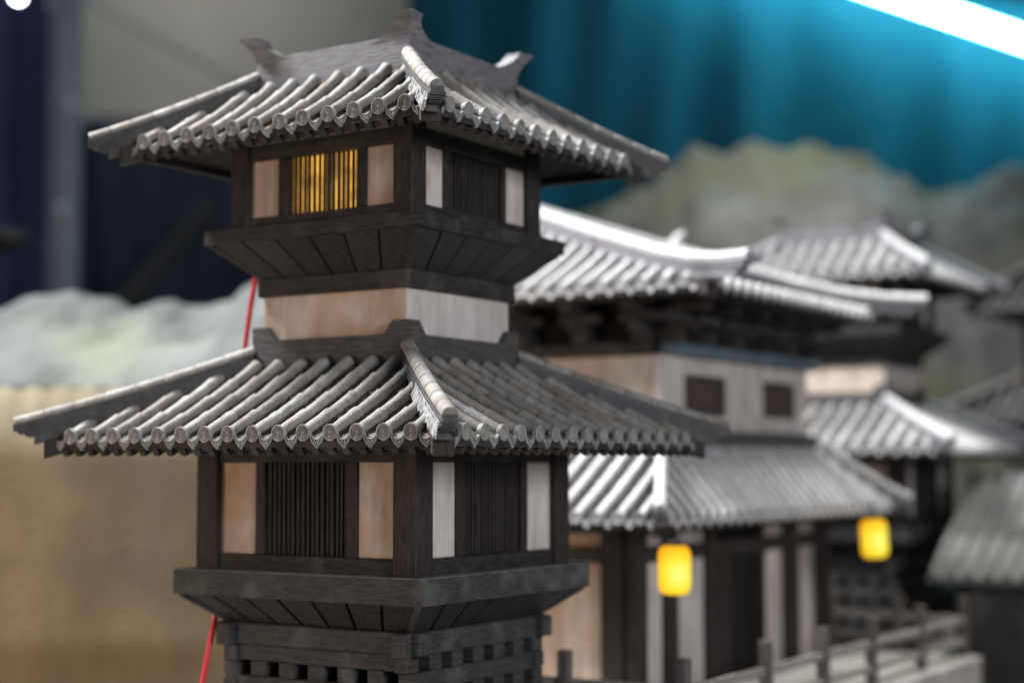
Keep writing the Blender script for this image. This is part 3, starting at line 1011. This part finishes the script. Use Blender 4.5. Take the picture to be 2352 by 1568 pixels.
# ------------------------------------------------------------------ curtains, wall, lamps at the back
def curtain(name, x0, x1, yt, yb, d, m, label, folds, amp, seed, n=200, tilt=0.0):
    b = MB()
    A, B_ = dep(x0, 500, d), dep(x1, 500, d)
    rows = 26
    r = random.Random(seed)
    ph = [(r.uniform(.6, 1.4) * folds, r.uniform(0, 6.3), r.uniform(.4, 1), r.uniform(-.9, .9)) for _ in range(7)]
    for i in range(n + 1):
        u = i / n
        q = A.lerp(B_, u)
        x = x0 + (x1 - x0) * u
        zt_, zb_ = dep(x, yt(x), d).z, dep(x, yb, d).z
        for j in range(rows + 1):
            v = j / rows
            f = 0
            for (fr, p, a, sl) in ph:
                f += a * math.sin(fr * (u + sl * .06 * v) * 2 * math.pi + p + .8 * math.sin(v * 3 + p))
            b.v.append(tuple(Vector((q.x, q.y, zt_ + (zb_ - zt_) * v)) + FH * (f * amp * (.4 + .6 * v) + tilt * v)))
    for i in range(n):
        for j in range(rows):
            a = i * (rows + 1) + j
            b.f.append((a, a + 1, a + rows + 2, a + rows + 1))
    o = b.build(name, m, None, True)
    o["label"] = label
    o["category"] = "curtain"
    md = o.modifiers.new("thick", 'SOLIDIFY')
    md.thickness = .02 * S
    return o
BLUE = mat("teal_cloth", (0.006, 0.092, 0.150), (0.009, 0.115, 0.180), 2.5, rough=0.7, spec=.2)
NAVY = mat("navy_cloth", (0.024, 0.034, 0.056), (0.042, 0.054, 0.080), 2.5, rough=0.9, spec=.1)
curtain("curtain", 935, 2560, lambda x: -110 + max(0, x - 1900) * .2, 900, 36.6, BLUE, "teal blue curtain lit by the bright tube at upper right", 7, .15, 11, 200, 2.4)
curtain("curtain", -400, 1000, lambda x: 262 - (x - 500) * .02, 1000, 44, NAVY, "dark navy curtain hanging behind the watchtower at left", 12, .10, 5)
curtain("curtain", -400, 118, lambda x: -200, 1000, 37, mat("haze_tinted_cloth", (.075, .080, .17), (.11, .115, .23), 2.5, rough=.9, spec=.1),
        "dark curtain strip tinted for the violet haze in the upper left corner", 5, .12, 8, 60)  # cloth colour imitates the violet haze around the spotlight
q0, q1 = dep(-900, 500, 46), dep(3200, 500, 46)
bw = MB()
bw.hexa([tuple(Vector((q0.x, q0.y, -1.9))), tuple(Vector((q1.x, q1.y, -1.9))), tuple(Vector((q1.x, q1.y, -1.9)) + FH * .5), tuple(Vector((q0.x, q0.y, -1.9)) + FH * .5)],
        [tuple(Vector((q0.x, q0.y, 26))), tuple(Vector((q1.x, q1.y, 26))), tuple(Vector((q1.x, q1.y, 26)) + FH * .5), tuple(Vector((q0.x, q0.y, 26)) + FH * .5)])
bw.build("wall_back", mat("grey_wall_paint", (.30, .29, .265), (.36, .35, .325), 1.5, rough=.9), None, kind="structure")
area("overhead_light", dep(300, -1300, 41), dep(480, 60, 46), 4.0, 7.5, (1.0, .97, .90)).data.spread = math.radians(60)  # added light to lift the grey back wall, source unseen

tube = thing("light_tube", "glowing white and cyan light tube crossing the upper right corner", "lamp", dep(2150, 24, 36), None)
ta, tb_ = dep(1500, -196, 36) - dep(2150, 24, 36), dep(2800, 244, 36) - dep(2150, 24, 36)
MB().tube([ta, tb_], .22, 14).build("tube", emit("tube_glow", (0.36, 0.95, 1.0), 24.0), tube, True)
MB().tube([ta * 1.02, ta], .25, 14).build("end_cap", SILLD, tube)
MB().tube([tb_, tb_ * 1.02], .25, 14).build("end_cap", SILLD, tube)

a_, b2 = dep(158, -300, 33), dep(140, 1000, 33)
pole = thing("pole", "blurred grey metal pole standing at upper left", "pole", (a_.x, a_.y, -1.9))
POLE = mat("grey_metal", (.26, .27, .32), (.34, .35, .40), 4, rough=.5)
pv = lambda v: Vector(v) - Vector((a_.x, a_.y, -1.9))
MB().tube([pv((b2.x, b2.y, -1.9)), pv(a_)], .33, 14).build("shaft", POLE, pole, True)
for (x, y) in ((160, 240), (140, 482)):
    q = dep(x, y, 32.5)
    MB().lathe([(.0, -.16), (.11, -.11), (.16, 0), (.11, .11), (0, .16)], 12, lambda v: tuple(pv(q) + Vector(v))).build("clamp", mat("bright_clamp", (.6, .6, .62), (.7, .7, .72), 4, rough=.3), pole, True)

q = dep(42, -8, 34)
sp = thing("spotlight", "small white spotlight glaring in the upper left corner", "lamp", q)
MB().lathe([(0, -.11), (.08, -.08), (.11, 0), (.08, .08), (0, .11)], 14).build("bulb", emit("spot_glow", (.86, .86, 1.0), 30), sp, True)
MB().lathe([(.10, .11), (.18, .12), (.16, .5), (.0, .55)], 14).build("housing", NAVY, sp, True)

o = MB().tube([dep(275, 712, 40), dep(492, 470, 40)], .28, 8).build("stage_beam", mat("dusty_beam", (.06, .06, .06), (.09, .09, .085), 3), None)
o["label"] = "dim grey diagonal beam behind the watchtower at left"
o["category"] = "beam"
o = MB().tube([dep(150, -30, 42), dep(330, 75, 42), dep(560, 200, 42)], .06, 6).build("overhead_cable", mat("pale_cable", (.30, .30, .36), (.34, .34, .4), 3), None)
o["label"] = "faint pale cable sloping down the grey wall at upper left"
o["category"] = "cable"

# ------------------------------------------------------------------ red cable behind the tower
pts = [(592, 610, 12.55), (588, 640, 12.6), (578, 690, 12.65), (570, 745, 12.7), (563, 800, 12.75), (556, 900, 12.9), (540, 1100, 12.9), (520, 1300, 12.6), (498, 1395, 12.2), (490, 1440, 12.0), (478, 1500, 11.95), (464, 1575, 11.9), (440, 1680, 11.9), (420, 1780, 11.9)]
o = MB().tube([dep(*p) for p in pts], .021, 10).build("red_cord", REDC, None, True)
o["label"] = "thin red cord running down behind the watchtower's left side"
o["category"] = "cord"
